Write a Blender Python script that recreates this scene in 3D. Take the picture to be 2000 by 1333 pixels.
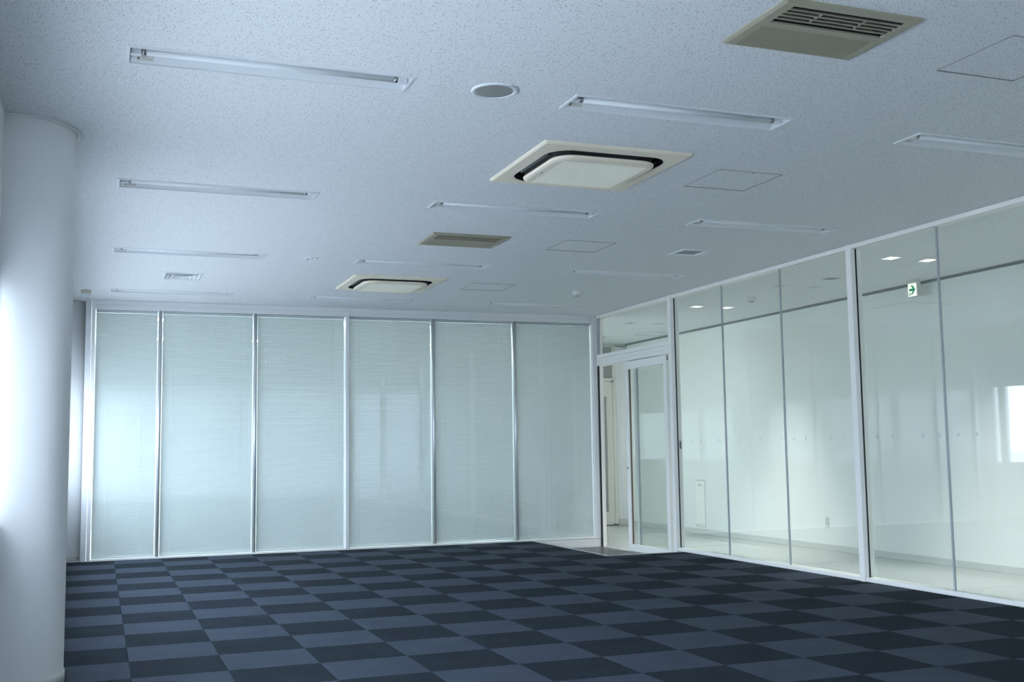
import bpy, math, random
from mathutils import Matrix, Vector
random.seed(7)
scene = bpy.context.scene
for o in list(bpy.data.objects):
    bpy.data.objects.remove(o, do_unlink=True)
COL = scene.collection

# ------------------------------------------------------------------ camera, sky, exposure
cam_d = bpy.data.cameras.new('camera')
cam_d.sensor_width = 36.0
cam_d.lens = 2130.84 / 2000 * 36.0
cam_d.clip_end = 1000
cam = bpy.data.objects.new('camera', cam_d)
COL.objects.link(cam)
yaw, pitch, roll = math.radians(20.7591), math.radians(5.68766), math.radians(-0.82755)
fw = Vector((math.sin(yaw)*math.cos(pitch), math.cos(yaw)*math.cos(pitch), math.sin(pitch)))
rt = Vector((math.cos(yaw), -math.sin(yaw), 0))
up = rt.cross(fw)
r2 = rt*math.cos(roll) + up*math.sin(roll)
u2 = -rt*math.sin(roll) + up*math.cos(roll)
M = Matrix((r2, u2, -fw)).transposed().to_4x4()
M.translation = Vector((-0.1897, -12.7390, 1.1731))
cam.matrix_world = M
scene.camera = cam

world = bpy.data.worlds.new('overcast_sky')
scene.world = world
world.use_nodes = True
wn = world.node_tree.nodes
wn['Background'].inputs['Color'].default_value = (0.70, 0.82, 1.0, 1)
wn['Background'].inputs['Strength'].default_value = 3.5

scene.view_settings.view_transform = 'Standard'
scene.view_settings.look = 'None'
scene.view_settings.gamma = 1.0
scene.view_settings.use_curve_mapping = False
scene.view_settings.exposure = 1.98

scene.cycles.max_bounces = 7

def portal(name, loc, sy, sz, rot=(0, -math.pi/2, 0)):
    ld = bpy.data.lights.new(name, 'AREA')
    ld.shape = 'RECTANGLE'; ld.size = sz; ld.size_y = sy
    ld.cycles.is_portal = True
    lo = bpy.data.objects.new(name, ld); COL.objects.link(lo)
    lo.location = loc
    lo.rotation_euler = rot                     # faces into the room
    return lo

# ------------------------------------------------------------------ room dimensions (metres)
ZC = 2.939          # ceiling
YB = 0.415          # room face of the blind partition
XR = 6.0            # room face of the glass wall
XL = -0.68          # window wall
XC = 8.2            # corridor wall
YE = 3.9            # end wall of the corridor
YN = -15.5          # wall behind the camera
YF = 6.0            # far wall of the room behind the blinds
ZT = 3.4            # slab above the ceiling
ZF = -0.11          # corridor floor (the office has a raised floor)
WIN0, WIN1 = 0.83, 2.08
COLS = ((-0.63, -6.41), (-0.63, 0.79), (-0.63, -13.61))
CR = 0.295
portal('window_portal_a', (-0.84, -2.8, (WIN0+WIN1)/2), 6.6, WIN1-WIN0)
portal('window_portal_b', (-0.84, -10.0, (WIN0+WIN1)/2), 6.6, WIN1-WIN0)
portal('window_portal_c', (-0.84, 3.5, (WIN0+WIN1)/2), 4.8, WIN1-WIN0)

portal('corridor_portal', (7.175, YN-.23, 1.35), 2.7, 1.85, (-math.pi/2, 0, 0))

# ------------------------------------------------------------------ materials
MATS = {}
def nt(name):
    m = bpy.data.materials.new(name); m.use_nodes = True
    MATS[name] = m
    return m, m.node_tree.nodes, m.node_tree.links, m.node_tree.nodes['Principled BSDF']
def plain(name, col, rough=0.5, metal=0.0, spec=0.5, var=0.0, scale=8.0, bump=0.0, bscale=200.0):
    m, N, L, b = nt(name)
    b.inputs['Base Color'].default_value = (*col, 1)
    b.inputs['Roughness'].default_value = rough
    b.inputs['Metallic'].default_value = metal
    b.inputs['Specular IOR Level'].default_value = spec
    tc = N.new('ShaderNodeTexCoord')
    if var:
        no = N.new('ShaderNodeTexNoise'); no.inputs['Scale'].default_value = scale; no.inputs['Detail'].default_value = 4
        L.new(tc.outputs['Object'], no.inputs['Vector'])
        mx = N.new('ShaderNodeMix'); mx.data_type = 'RGBA'
        mx.inputs['A'].default_value = (*[c*(1-var) for c in col], 1)
        mx.inputs['B'].default_value = (*[min(1, c*(1+var)) for c in col], 1)
        L.new(no.outputs['Fac'], mx.inputs['Factor']); L.new(mx.outputs['Result'], b.inputs['Base Color'])
    if bump:
        n2 = N.new('ShaderNodeTexNoise'); n2.inputs['Scale'].default_value = bscale; n2.inputs['Detail'].default_value = 2
        L.new(tc.outputs['Object'], n2.inputs['Vector'])
        bp = N.new('ShaderNodeBump'); bp.inputs['Strength'].default_value = bump; bp.inputs['Distance'].default_value = 0.002
        L.new(n2.outputs['Fac'], bp.inputs['Height']); L.new(bp.outputs['Normal'], b.inputs['Normal'])
    return m
def emitter(name, col, strength):
    m, N, L, b = nt(name)
    b.inputs['Base Color'].default_value = (*col, 1)
    b.inputs['Emission Color'].default_value = (*col, 1)
    b.inputs['Emission Strength'].default_value = strength
    return m
def glass(name, tint, rough=0.0):
    """architectural pane: clear transmission plus Fresnel reflection, the same on both faces"""
    m, N, L, b = nt(name)
    N.remove(b); out = N['Material Output']
    geo = N.new('ShaderNodeNewGeometry')
    ior = N.new('ShaderNodeMix'); ior.data_type = 'FLOAT'
    ior.inputs['A'].default_value = 1.52; ior.inputs['B'].default_value = 1/1.52
    L.new(geo.outputs['Backfacing'], ior.inputs['Factor'])
    fr = N.new('ShaderNodeFresnel'); L.new(ior.outputs['Result'], fr.inputs['IOR'])
    tr = N.new('ShaderNodeBsdfTransparent'); tr.inputs['Color'].default_value = (*tint, 1)
    gl = N.new('ShaderNodeBsdfGlossy'); gl.inputs['Roughness'].default_value = rough
    mx = N.new('ShaderNodeMixShader')
    L.new(fr.outputs['Fac'], mx.inputs['Fac']); L.new(tr.outputs['BSDF'], mx.inputs[1]); L.new(gl.outputs['BSDF'], mx.inputs[2])
    L.new(mx.outputs['Shader'], out.inputs['Surface'])
    return m
def carpet(name, col, ribs_along_x, spec, rough):
    m, N, L, b = nt(name)
    tc = N.new('ShaderNodeTexCoord'); oi = N.new('ShaderNodeObjectInfo')
    n1 = N.new('ShaderNodeTexNoise'); n1.inputs['Scale'].default_value = 170; n1.inputs['Detail'].default_value = 4; n1.inputs['Roughness'].default_value = .7
    L.new(tc.outputs['Object'], n1.inputs['Vector'])
    n2 = N.new('ShaderNodeTexNoise'); n2.inputs['Scale'].default_value = 5
    add = N.new('ShaderNodeVectorMath'); add.operation = 'ADD'
    L.new(tc.outputs['Object'], add.inputs[0]); L.new(oi.outputs['Random'], add.inputs[1]); L.new(add.outputs[0], n2.inputs['Vector'])
    rp = N.new('ShaderNodeValToRGB')
    rp.color_ramp.elements[0].position = 0.30; rp.color_ramp.elements[0].color = (*[c*0.30 for c in col], 1)
    rp.color_ramp.elements[1].position = 0.72; rp.color_ramp.elements[1].color = (*[c*1.80 for c in col], 1)
    L.new(n1.outputs['Fac'], rp.inputs['Fac'])
    mr = N.new('ShaderNodeMapRange'); mr.inputs['From Min'].default_value = 0.3; mr.inputs['From Max'].default_value = 0.7
    mr.inputs['To Min'].default_value = 0.92; mr.inputs['To Max'].default_value = 1.08
    L.new(n2.outputs['Fac'], mr.inputs['Value'])
    sc = N.new('ShaderNodeVectorMath'); sc.operation = 'SCALE'
    L.new(rp.outputs['Color'], sc.inputs[0]); L.new(mr.outputs['Result'], sc.inputs['Scale'])
    L.new(sc.outputs[0], b.inputs['Base Color'])
    b.inputs['Roughness'].default_value = rough; b.inputs['Specular IOR Level'].default_value = spec
    wv = N.new('ShaderNodeTexWave'); wv.bands_direction = 'Y' if ribs_along_x else 'X'
    wv.inputs['Scale'].default_value = 50; wv.inputs['Distortion'].default_value = 2.5; wv.inputs['Detail'].default_value = 1
    L.new(tc.outputs['Object'], wv.inputs['Vector'])
    ad = N.new('ShaderNodeMath'); ad.operation = 'ADD'
    L.new(wv.outputs['Fac'], ad.inputs[0]); L.new(n1.outputs['Fac'], ad.inputs[1])
    bp = N.new('ShaderNodeBump'); bp.inputs['Strength'].default_value = 0.35; bp.inputs['Distance'].default_value = 0.002
    L.new(ad.outputs[0], bp.inputs['Height']); L.new(bp.outputs['Normal'], b.inputs['Normal'])
    return m
def ceiling_mat():
    m, N, L, b = nt('rockwool_board')
    tc = N.new('ShaderNodeTexCoord')
    def pit_shade(rot, sx, sy, lo, hi, off):  # shade inside the board's pits, painted as dark dashes without relief
        mp = N.new('ShaderNodeMapping'); mp.inputs['Rotation'].default_value = (0, 0, math.radians(rot))
        mp.inputs['Location'].default_value = (off, off*1.7, 0)
        L.new(tc.outputs['Object'], mp.inputs['Vector'])
        ms = N.new('ShaderNodeVectorMath'); ms.operation = 'MULTIPLY'; ms.inputs[1].default_value = (sx, sy, 0)
        L.new(mp.outputs['Vector'], ms.inputs[0])
        vo = N.new('ShaderNodeTexVoronoi'); vo.voronoi_dimensions = '2D'; vo.inputs['Scale'].default_value = 1
        L.new(ms.outputs[0], vo.inputs['Vector'])
        sep = N.new('ShaderNodeSeparateColor'); L.new(vo.outputs['Color'], sep.inputs['Color'])
        th = N.new('ShaderNodeMapRange'); th.inputs['To Min'].default_value = lo; th.inputs['To Max'].default_value = hi
        L.new(sep.outputs['Red'], th.inputs['Value'])
        lt = N.new('ShaderNodeMath'); lt.operation = 'LESS_THAN'
        L.new(vo.outputs['Distance'], lt.inputs[0]); L.new(th.outputs['Result'], lt.inputs[1])
        return lt.outputs[0]
    a = pit_shade(17, 90, 40, -0.10, 0.21, 0.0)
    c = pit_shade(8, 120, 75, -0.25, 0.20, 3.3)
    mxm = N.new('ShaderNodeMath'); mxm.operation = 'MAXIMUM'; L.new(a, mxm.inputs[0]); L.new(c, mxm.inputs[1])
    mx = N.new('ShaderNodeMix'); mx.data_type = 'RGBA'
    mx.inputs['A'].default_value = (0.84, 0.85, 0.86, 1); mx.inputs['B'].default_value = (0.34, 0.36, 0.39, 1)
    L.new(mxm.outputs[0], mx.inputs['Factor']); L.new(mx.outputs['Result'], b.inputs['Base Color'])
    b.inputs['Roughness'].default_value = 0.95; b.inputs['Specular IOR Level'].default_value = 0.1
    return m

CEIL = ceiling_mat()
WALL = plain('painted_wall', (0.85, 0.85, 0.85), 0.7, spec=0.3, var=0.02, bump=0.05)
PAINT = plain('column_paint', (0.80, 0.80, 0.80), 0.55, spec=0.3, var=0.015, scale=3, bump=0.12, bscale=120)
CORW = plain('corridor_wall_paint', (0.88, 0.88, 0.85), 0.6, spec=0.3, var=0.01)
FRAME = plain('white_powder_coat', (0.97, 0.95, 0.90), 0.35)
FRAME2 = plain('white_painted_steel', (0.76, 0.77, 0.78), 0.35)
SILVER = plain('satin_aluminium', (0.56, 0.59, 0.60), 0.42, metal=0.55)
SEAL = plain('grey_silicone_joint', (0.42, 0.45, 0.47), 0.5)
GAPM = plain('gap_shade_grey', (0.20, 0.22, 0.21), 0.7)  # colours a flat strip as the gap's shade, no recess is cut
BLACK = plain('black_gasket', (0.012, 0.013, 0.016), 0.5)
DARK = plain('dark_cavity', (0.02, 0.02, 0.02), 0.8)
TILE_L = carpet('carpet_light', (0.056, 0.069, 0.094), True, 0.06, 0.85)
TILE_D = carpet('carpet_dark', (0.026, 0.033, 0.043), False, 0.03, 0.9)
BASE = plain('vinyl_baseboard', (0.66, 0.66, 0.63), 0.5)
VINYL = plain('corridor_vinyl_floor', (0.52, 0.53, 0.51), 0.14, var=0.03, scale=1.5)
MAT = plain('dark_entrance_mat', (0.07, 0.072, 0.072), 0.35, var=0.1)
G_WIN = glass('window_glass', (0.97, 0.985, 0.98))
G_GREY = glass('grey_solar_glass', (0.48, 0.49, 0.51))
G_WALL = glass('green_tinted_glass', (0.958, 0.988, 0.972))
G_BACK = glass('partition_glass', (0.955, 0.978, 0.976))
G_DOOR = glass('door_glass', (0.955, 0.98, 0.966))
BLIND, N_, L_, b_ = nt('translucent_blind_slat')
b_.inputs['Base Color'].default_value = (0.72, 0.73, 0.72, 1); b_.inputs['Roughness'].default_value = .5
tl_ = N_.new('ShaderNodeBsdfTranslucent'); tl_.inputs['Color'].default_value = (0.80, 0.88, 0.88, 1)
mx_ = N_.new('ShaderNodeMixShader'); mx_.inputs['Fac'].default_value = 0.12
L_.new(b_.outputs['BSDF'], mx_.inputs[1]); L_.new(tl_.outputs['BSDF'], mx_.inputs[2]); L_.new(mx_.outputs['Shader'], N_['Material Output'].inputs['Surface'])
SHADE, N_, L_, b_ = nt('fill_shade_fabric')
b_.inputs['Base Color'].default_value = (0.75, 0.76, 0.78, 1); b_.inputs['Roughness'].default_value = .9
tl_ = N_.new('ShaderNodeBsdfTranslucent'); tl_.inputs['Color'].default_value = (0.92, 0.92, 0.92, 1)
mx_ = N_.new('ShaderNodeMixShader'); mx_.inputs['Fac'].default_value = 0.36
L_.new(b_.outputs['BSDF'], mx_.inputs[1]); L_.new(tl_.outputs['BSDF'], mx_.inputs[2]); L_.new(mx_.outputs['Shader'], N_['Material Output'].inputs['Surface'])
CORD, N_, L_, b_ = nt('blind_cord')
b_.inputs['Base Color'].default_value = (0.95, 0.96, 0.95, 1)
tl_ = N_.new('ShaderNodeBsdfTranslucent'); tl_.inputs['Color'].default_value = (0.95, 0.97, 0.96, 1)
mx_ = N_.new('ShaderNodeMixShader'); mx_.inputs['Fac'].default_value = 0.45
L_.new(b_.outputs['BSDF'], mx_.inputs[1]); L_.new(tl_.outputs['BSDF'], mx_.inputs[2]); L_.new(mx_.outputs['Shader'], N_['Material Output'].inputs['Surface'])
LAMP_W = plain('luminaire_white', (0.80, 0.82, 0.84), 0.3)
TUBE = plain('fluorescent_tube_glass', (0.86, 0.88, 0.90), 0.55, spec=0.2)
CAP = plain('tube_end_cap', (0.35, 0.35, 0.36), 0.3, metal=0.9)
STICK = plain('rating_label_paper', (0.66, 0.66, 0.62), 0.6)
INK = plain('label_ink', (0.16, 0.16, 0.17), 0.6)
CREAM = plain('cream_plastic', (0.93, 0.84, 0.67), 0.4)
CREAM2 = plain('cream_grille_plastic', (0.97, 0.92, 0.78), 0.45)
BEIGE = plain('aged_beige_plastic', (0.38, 0.355, 0.265), 0.45)
FLAP = plain('dark_louver_flap', (0.05, 0.055, 0.06), 0.35)
MESHM = plain('speaker_mesh', (0.38, 0.38, 0.36), 0.6, metal=0.3, bump=0.2, bscale=600)
DOME = plain('detector_plastic', (0.70, 0.70, 0.66), 0.4)
DOME_B = plain('detector_base_cream', (0.60, 0.57, 0.45), 0.5)
LENS = plain('detector_lens', (0.72, 0.78, 0.80), 0.15)
GREYP = plain('grey_vent_mesh', (0.40, 0.42, 0.42), 0.6)
LITP = emitter('lit_fluorescent_panel', (0.95, 1.0, 0.98), 8.0)
LIT = emitter('lit_diffuser', (1.0, 0.97, 0.88), 1.2)
SIGN = emitter('backlit_sign_face', (0.95, 0.93, 0.80), 0.20)
GREEN = emitter('sign_green', (0.0, 0.26, 0.14), 0.12)
VINYL_TXT = plain('grey_vinyl_lettering', (0.36, 0.44, 0.47), 0.6)
PLATE = plain('grey_metal_plate', (0.10, 0.15, 0.18), 0.4, metal=0.3)
DOORP = plain('cream_door_paint', (0.74, 0.72, 0.64), 0.45)
UNLIT = plain('dark_downlight_reflector', (0.10, 0.14, 0.17), 0.2)
SMOKE = plain('frosted_wired_glass', (0.34, 0.35, 0.34), 0.25)
WOOD = plain('brown_door_brush', (0.16, 0.11, 0.06), 0.7)
HATCHF = plain('hatch_frame_metal', (0.30, 0.31, 0.31), 0.4)
GROUND = plain('pale_ground', (0.60, 0.60, 0.59), 0.9, var=0.15, scale=0.05)
CITY = plain('hazy_tower_concrete', (0.42, 0.47, 0.53), 0.8, var=0.05, scale=0.1)  # distance haze is mixed into both tower colours
CITYW = plain('hazy_tower_windows', (0.30, 0.36, 0.43), 0.4)
SHEDW = plain('white_shed_cladding', (0.80, 0.80, 0.80), 0.7)

# ------------------------------------------------------------------ mesh helpers
class MB:
    def __init__(s): s.v = []; s.f = []; s.sm = []
    def quad(s, *p, smooth=False):
        n = len(s.v); s.v += [tuple(q) for q in p]; s.f.append(tuple(range(n, n+len(p)))); s.sm.append(smooth)
    def box(s, x0, x1, y0, y1, z0, z1):
        n = len(s.v)
        s.v += [(x0,y0,z0),(x1,y0,z0),(x1,y1,z0),(x0,y1,z0),(x0,y0,z1),(x1,y0,z1),(x1,y1,z1),(x0,y1,z1)]
        for q in ((0,3,2,1),(4,5,6,7),(0,1,5,4),(1,2,6,5),(2,3,7,6),(3,0,4,7)):
            s.f.append(tuple(n+i for i in q)); s.sm.append(False)
        return s
    def bbox(s, x0, x1, y0, y1, z0, z1, b=0.003, ax='z'):
        """box with chamfered long edges along axis ax"""
        if ax == 'z': A, B, C0, C1 = (x0,x1), (y0,y1), z0, z1; mk = lambda a, c, d: (a, c, d)
        elif ax == 'x': A, B, C0, C1 = (y0,y1), (z0,z1), x0, x1; mk = lambda a, c, d: (d, a, c)
        else: A, B, C0, C1 = (z0,z1), (x0,x1), y0, y1; mk = lambda a, c, d: (c, d, a)
        pr = [(A[0]+b,B[0]),(A[1]-b,B[0]),(A[1],B[0]+b),(A[1],B[1]-b),(A[1]-b,B[1]),(A[0]+b,B[1]),(A[0],B[1]-b),(A[0],B[0]+b)]
        s.loft([[mk(a, c, d) for a, c in pr] for d in (C0, C1)], cap=True)
        return s
    def loft(s, loops, cap=False, closed=True, smooth=False, cap0=None, cap1=None):
        n = len(s.v); k = len(loops[0])
        for lp in loops: s.v += [tuple(p) for p in lp]
        for i in range(len(loops)-1):
            for j in range(k if closed else k-1):
                a, b = n+i*k+j, n+i*k+(j+1) % k
                s.f.append((a, b, b+k, a+k)); s.sm.append(smooth)
        if cap or cap0: s.f.append(tuple(n+j for j in reversed(range(k)))); s.sm.append(False)
        if cap or cap1: s.f.append(tuple(n+(len(loops)-1)*k+j for j in range(k))); s.sm.append(False)
        return s
    def cyl(s, c, r, z0, z1, seg=32, cap=True, smooth=True, axis='z'):
        def ring(z, rr):
            o = []
            for i in range(seg):
                a = 2*math.pi*i/seg; x, y = rr*math.cos(a), rr*math.sin(a)
                o.append({'z': (c[0]+x, c[1]+y, z), 'x': (z, c[0]+x, c[1]+y), 'y': (c[0]+y, z, c[1]+x)}[axis])
            return o
        return s.loft([ring(z0, r), ring(z1, r)], cap=cap, smooth=smooth)
    def lathe(s, prof, seg=32, c=(0, 0), smooth=True, cap0=False, cap1=False):
        lp = [[(c[0]+r*math.cos(2*math.pi*i/seg), c[1]+r*math.sin(2*math.pi*i/seg), z) for i in range(seg)] for r, z in prof]
        return s.loft(lp, smooth=smooth, cap0=cap0, cap1=cap1)
    def mesh(s, name, mat):
        me = bpy.data.meshes.new(name); me.from_pydata(s.v, [], s.f); me.update()
        for p, q in zip(me.polygons, s.sm): p.use_smooth = q
        if mat: me.materials.append(mat)
        # consistent outward normals
        import bmesh
        bm = bmesh.new(); bm.from_mesh(me); bmesh.ops.recalc_face_normals(bm, faces=bm.faces); bm.to_mesh(me); bm.free()
        return me

def obj(name, me, parent=None, loc=(0, 0, 0), kind=None, label=None):
    o = bpy.data.objects.new(name, me); COL.objects.link(o)
    o.location = loc
    if parent is not None: o.parent = parent
    if kind: o['kind'] = kind
    if label: o['label'] = label
    return o
def part(name, mb, mat, parent, **k): return obj(name, mb.mesh(name, mat), parent, **k)
def thing(name, label, cat, loc=(0, 0, 0), group=None, kind=None):
    o = bpy.data.objects.new(name, None); COL.objects.link(o); o.location = loc; o.empty_display_size = 0.1
    o['label'] = label; o['category'] = cat
    if group: o['group'] = group
    if kind: o['kind'] = kind
    return o
def struct(name, mb, mat, label, cat):
    o = obj(name, mb.mesh(name, mat) if mb else None, kind='structure', label=label); o['category'] = cat
    return o
def dup(root, loc, label=None):
    r = root.copy(); COL.objects.link(r); r.location = loc
    if label: r['label'] = label
    for ch in list(root.children):
        c = ch.copy(); COL.objects.link(c); c.parent = r
        for g in list(ch.children):
            d = g.copy(); COL.objects.link(d); d.parent = c
    return r
def rsq(h, r, z, n=8, hy=None):
    """rounded rectangle loop of half-sizes h, hy with corner radius r at height z"""
    hy = hy or h; o = []
    for cx, cy, a0 in ((h-r, hy-r, 0), (-h+r, hy-r, 90), (-h+r, -hy+r, 180), (h-r, -hy+r, 270)):
        for i in range(n+1):
            a = math.radians(a0+90*i/n); o.append((cx+r*math.cos(a), cy+r*math.sin(a), z))
    return o
def holed_plane(x0, x1, y0, y1, z, holes, t=0.0):
    """flat sheet with rectangular holes, built on the grid of all hole edges"""
    xs = sorted({x0, x1, *[h[0] for h in holes], *[h[1] for h in holes]})
    ys = sorted({y0, y1, *[h[2] for h in holes], *[h[3] for h in holes]})
    xs = [x for x in xs if x0 <= x <= x1]; ys = [y for y in ys if y0 <= y <= y1]
    mb = MB(); idx = {}
    def vid(i, j):
        if (i, j) not in idx: idx[i, j] = len(mb.v); mb.v.append((xs[i], ys[j], z))
        return idx[i, j]
    for j in range(len(ys)-1):
        i = 0
        for i in range(len(xs)-1):
            cx, cy = (xs[i]+xs[i+1])/2, (ys[j]+ys[j+1])/2
            if any(h[0] < cx < h[1] and h[2] < cy < h[3] for h in holes): continue
            mb.f.append((vid(i, j), vid(i, j+1), vid(i+1, j+1), vid(i+1, j))); mb.sm.append(False)
    return mb

# ------------------------------------------------------------------ layout of the ceiling
LX = (-0.111, 2.013, 4.153); LY = (-7.893, -5.453, -2.982, -0.504)
LL, LW = 1.295, 0.227
LIGHTS = [(i, j, LX[j]+LL/2, LY[i]+LW/2) for i in range(4) for j in range(3)]
CASS = ((2.652, -6.620), (2.652, -1.632))
VENT = ((2.657, -9.000), (2.652, -4.125)); VW, VH = 0.672, 0.490
holes = []
for i, j, x, y in LIGHTS: holes.append((x-LL/2+.012, x+LL/2-.012, y-LW/2+.012, y+LW/2-.012))
for x, y in CASS: holes.append((x-.43, x+.43, y-.43, y+.43))
for x, y in VENT: holes.append((x-VW/2+.02, x+VW/2-.02, y-VH/2+.02, y+VH/2-.02))
SV = (4.812, -4.140); holes.append((SV[0]-.125, SV[0]+.125, SV[1]-.125, SV[1]+.125))
DF = (0.555, -1.555); holes.append((DF[0]-.16, DF[0]+.16, DF[1]-.19, DF[1]+.19))
HATCH = ((3.735, -8.985), (3.728, -6.592), (3.731, -4.133), (3.736, -1.657)); HS = 0.466
for x, y in HATCH: holes.append((x-HS/2, x+HS/2, y-HS/2, y+HS/2))
DL = [(6.84, -4.42, 1), (7.275, -4.42, 1), (6.845, -0.78, 1), (7.285, -0.78, 1), (6.85, -2.62, 0), (7.28, -2.62, 0), (6.85, 1.08, 0), (7.28, 1.06, 0), (7.30, 2.89, 0), (6.84, -8.06, 1), (7.275, -8.06, 1), (6.84, -11.7, 1), (7.275, -11.7, 1)]  # last two pairs are added out of view to help light the corridor
for x, y, lit in DL: holes.append((x-.065, x+.065, y-.07, y+.07))
holes.append((1.594-.045, 1.594+.045, -2.885-.045, -2.885+.045))
ceiling = struct('ceiling', holed_plane(-.81, 8.4, YN-.2, YF+.2, ZC, holes), CEIL, 'white speckled rockwool board ceiling with recessed fixtures', 'ceiling')
part('roof_slab', MB().box(-.81, 8.4, YN-.2, YF+.2, ZT, ZT+.2), WALL, ceiling)

# ------------------------------------------------------------------ floor with carpet tiles
NX, NY = 5.045, -1.775      # corner of the sunken entrance area
fl = MB()
for a in ((XL-.13, NX, YN-.2, YB+.10), (NX, XR+.10, YN-.2, NY)):
    fl.box(a[0], a[1], a[2], a[3], ZF-.1, -0.007)
floor = struct('floor', fl, plain('raised_floor_panel', (0.05, 0.055, 0.06), 0.9), 'raised office floor laid with chequered grey carpet tiles', 'floor')
struct('floor_neighbour', MB().box(XL-.13, 6.06, YB+.10, YF+.2, ZF-.1, 0), plain('pale_vinyl', (0.70, 0.70, 0.68), .4), 'pale floor of the neighbouring room behind the blinds', 'floor')  # unseen floor, made pale to bounce light onto the lower slats
def tile_mesh(name, mat):
    mb = MB(); h = 0.5; b = 0.006
    mb.loft([[(-h,-h,-0.007),(h,-h,-0.007),(h,h,-0.007),(-h,h,-0.007)],
             [(-h,-h,-0.002),(h,-h,-0.002),(h,h,-0.002),(-h,h,-0.002)],
             [(-h+b,-h+b,0),(h-b,-h+b,0),(h-b,h-b,0),(-h+b,h-b,0)]], cap1=True)
    return mb.mesh(name, mat)
TM = {}
for nm, mt in (('d', TILE_D), ('l', TILE_L)): TM[nm] = (mt,)
def tile_cut(kind, w, d):
    key = (kind, round(w, 3), round(d, 3))
    if key not in TM:
        mb = MB(); g = 0.0008; hx, hy, b = w/2-g, d/2-g, 0.0025
        mb.loft([[(-hx,-hy,-.007),(hx,-hy,-.007),(hx,hy,-.007),(-hx,hy,-.007)],
                 [(-hx,-hy,-.0015),(hx,-hy,-.0015),(hx,hy,-.0015),(-hx,hy,-.0015)],
                 [(-hx+b,-hy+b,0),(hx-b,-hy+b,0),(hx-b,hy-b,0),(-hx+b,hy-b,0)]], cap1=True)
        TM[key] = mb.mesh('carpet_tile', TILE_D if kind == 'd' else TILE_L)
    return TM[key]
def add_tile(x0, x1, y0, y1, kind):
    if x1-x0 < .02 or y1-y0 < .02: return
    obj('carpet_tile', tile_cut(kind, x1-x0, y1-y0), floor, ((x0+x1)/2, (y0+y1)/2, 0))
for r in range(-1, 19):
    for c in range(-2, 13):
        kind = 'd' if (c+r) % 2 == 0 else 'l'
        x0, x1 = max(.5*c, XL), min(.5*c+.5, XR)
        y0, y1 = -.5*r-.5, min(-.5*r, YB)
        if x1 <= x0 or y1 <= y0: continue
        if x1 > NX and y1 > NY:
            if x0 < NX: add_tile(x0, NX, y0, y1, kind)
            if y0 < NY and x1 > max(x0, NX)+.01: add_tile(max(x0, NX), x1, y0, NY, kind)
        else: add_tile(x0, x1, y0, y1, kind)
rest = MB()
m_rest, N_, L_, b_ = nt('carpet_checker_behind_camera')
ck = N_.new('ShaderNodeTexChecker'); ck.inputs['Scale'].default_value = 2.0
ck.inputs['Color1'].default_value = (0.026, 0.033, 0.043, 1); ck.inputs['Color2'].default_value = (0.056, 0.069, 0.094, 1)
tcx = N_.new('ShaderNodeTexCoord'); L_.new(tcx.outputs['Object'], ck.inputs['Vector']); L_.new(ck.outputs['Color'], b_.inputs['Base Color'])
b_.inputs['Roughness'].default_value = .9
rest.box(XL, XR, YN, -9.5, -.007, 0)
part('carpet_tile_field', rest, m_rest, floor, kind='stuff')

# sunken entrance by the door
ent = struct('floor_entrance', MB().box(NX, XR+.10, NY, YB+.1, ZF-.1, ZF), MAT, 'dark sunken entrance floor in front of the sliding door', 'floor')
part('edge_trim', MB().bbox(NX-.012, NX+.02, NY-.012, YB-.001, -.012, .004, .003, 'y'), SILVER, ent)
part('edge_trim', MB().bbox(NX+.02, XR-.005, NY-.012, NY+.016, -.012, .004, .003, 'x'), SILVER, ent)
part('riser', MB().box(NX, NX+.012, NY+.012, YB, ZF, -.012), PLATE, ent)
part('riser', MB().box(NX+.012, XR, NY, NY+.012, ZF, -.012), PLATE, ent)
part('mat', MB().bbox(NX+.10, XR-.03, NY+.10, YB-.06, ZF, ZF+.008, .003, 'x'), MAT, ent)
cf = struct('floor_corridor', MB().box(XR+.10, XC+.2, YN-.2, YE+.2, ZF-.1, ZF), VINYL, 'glossy cream vinyl floor of the corridor', 'floor')
for y in (2.2, -0.2, -2.6, -5.0):
    part('floor_seam', MB().box(XR+.12, XC, y, y+.006, ZF, ZF+.0006), plain('seam', (0.45, .44, .40), .3) if 'seam' not in MATS else MATS['seam'], cf)

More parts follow.
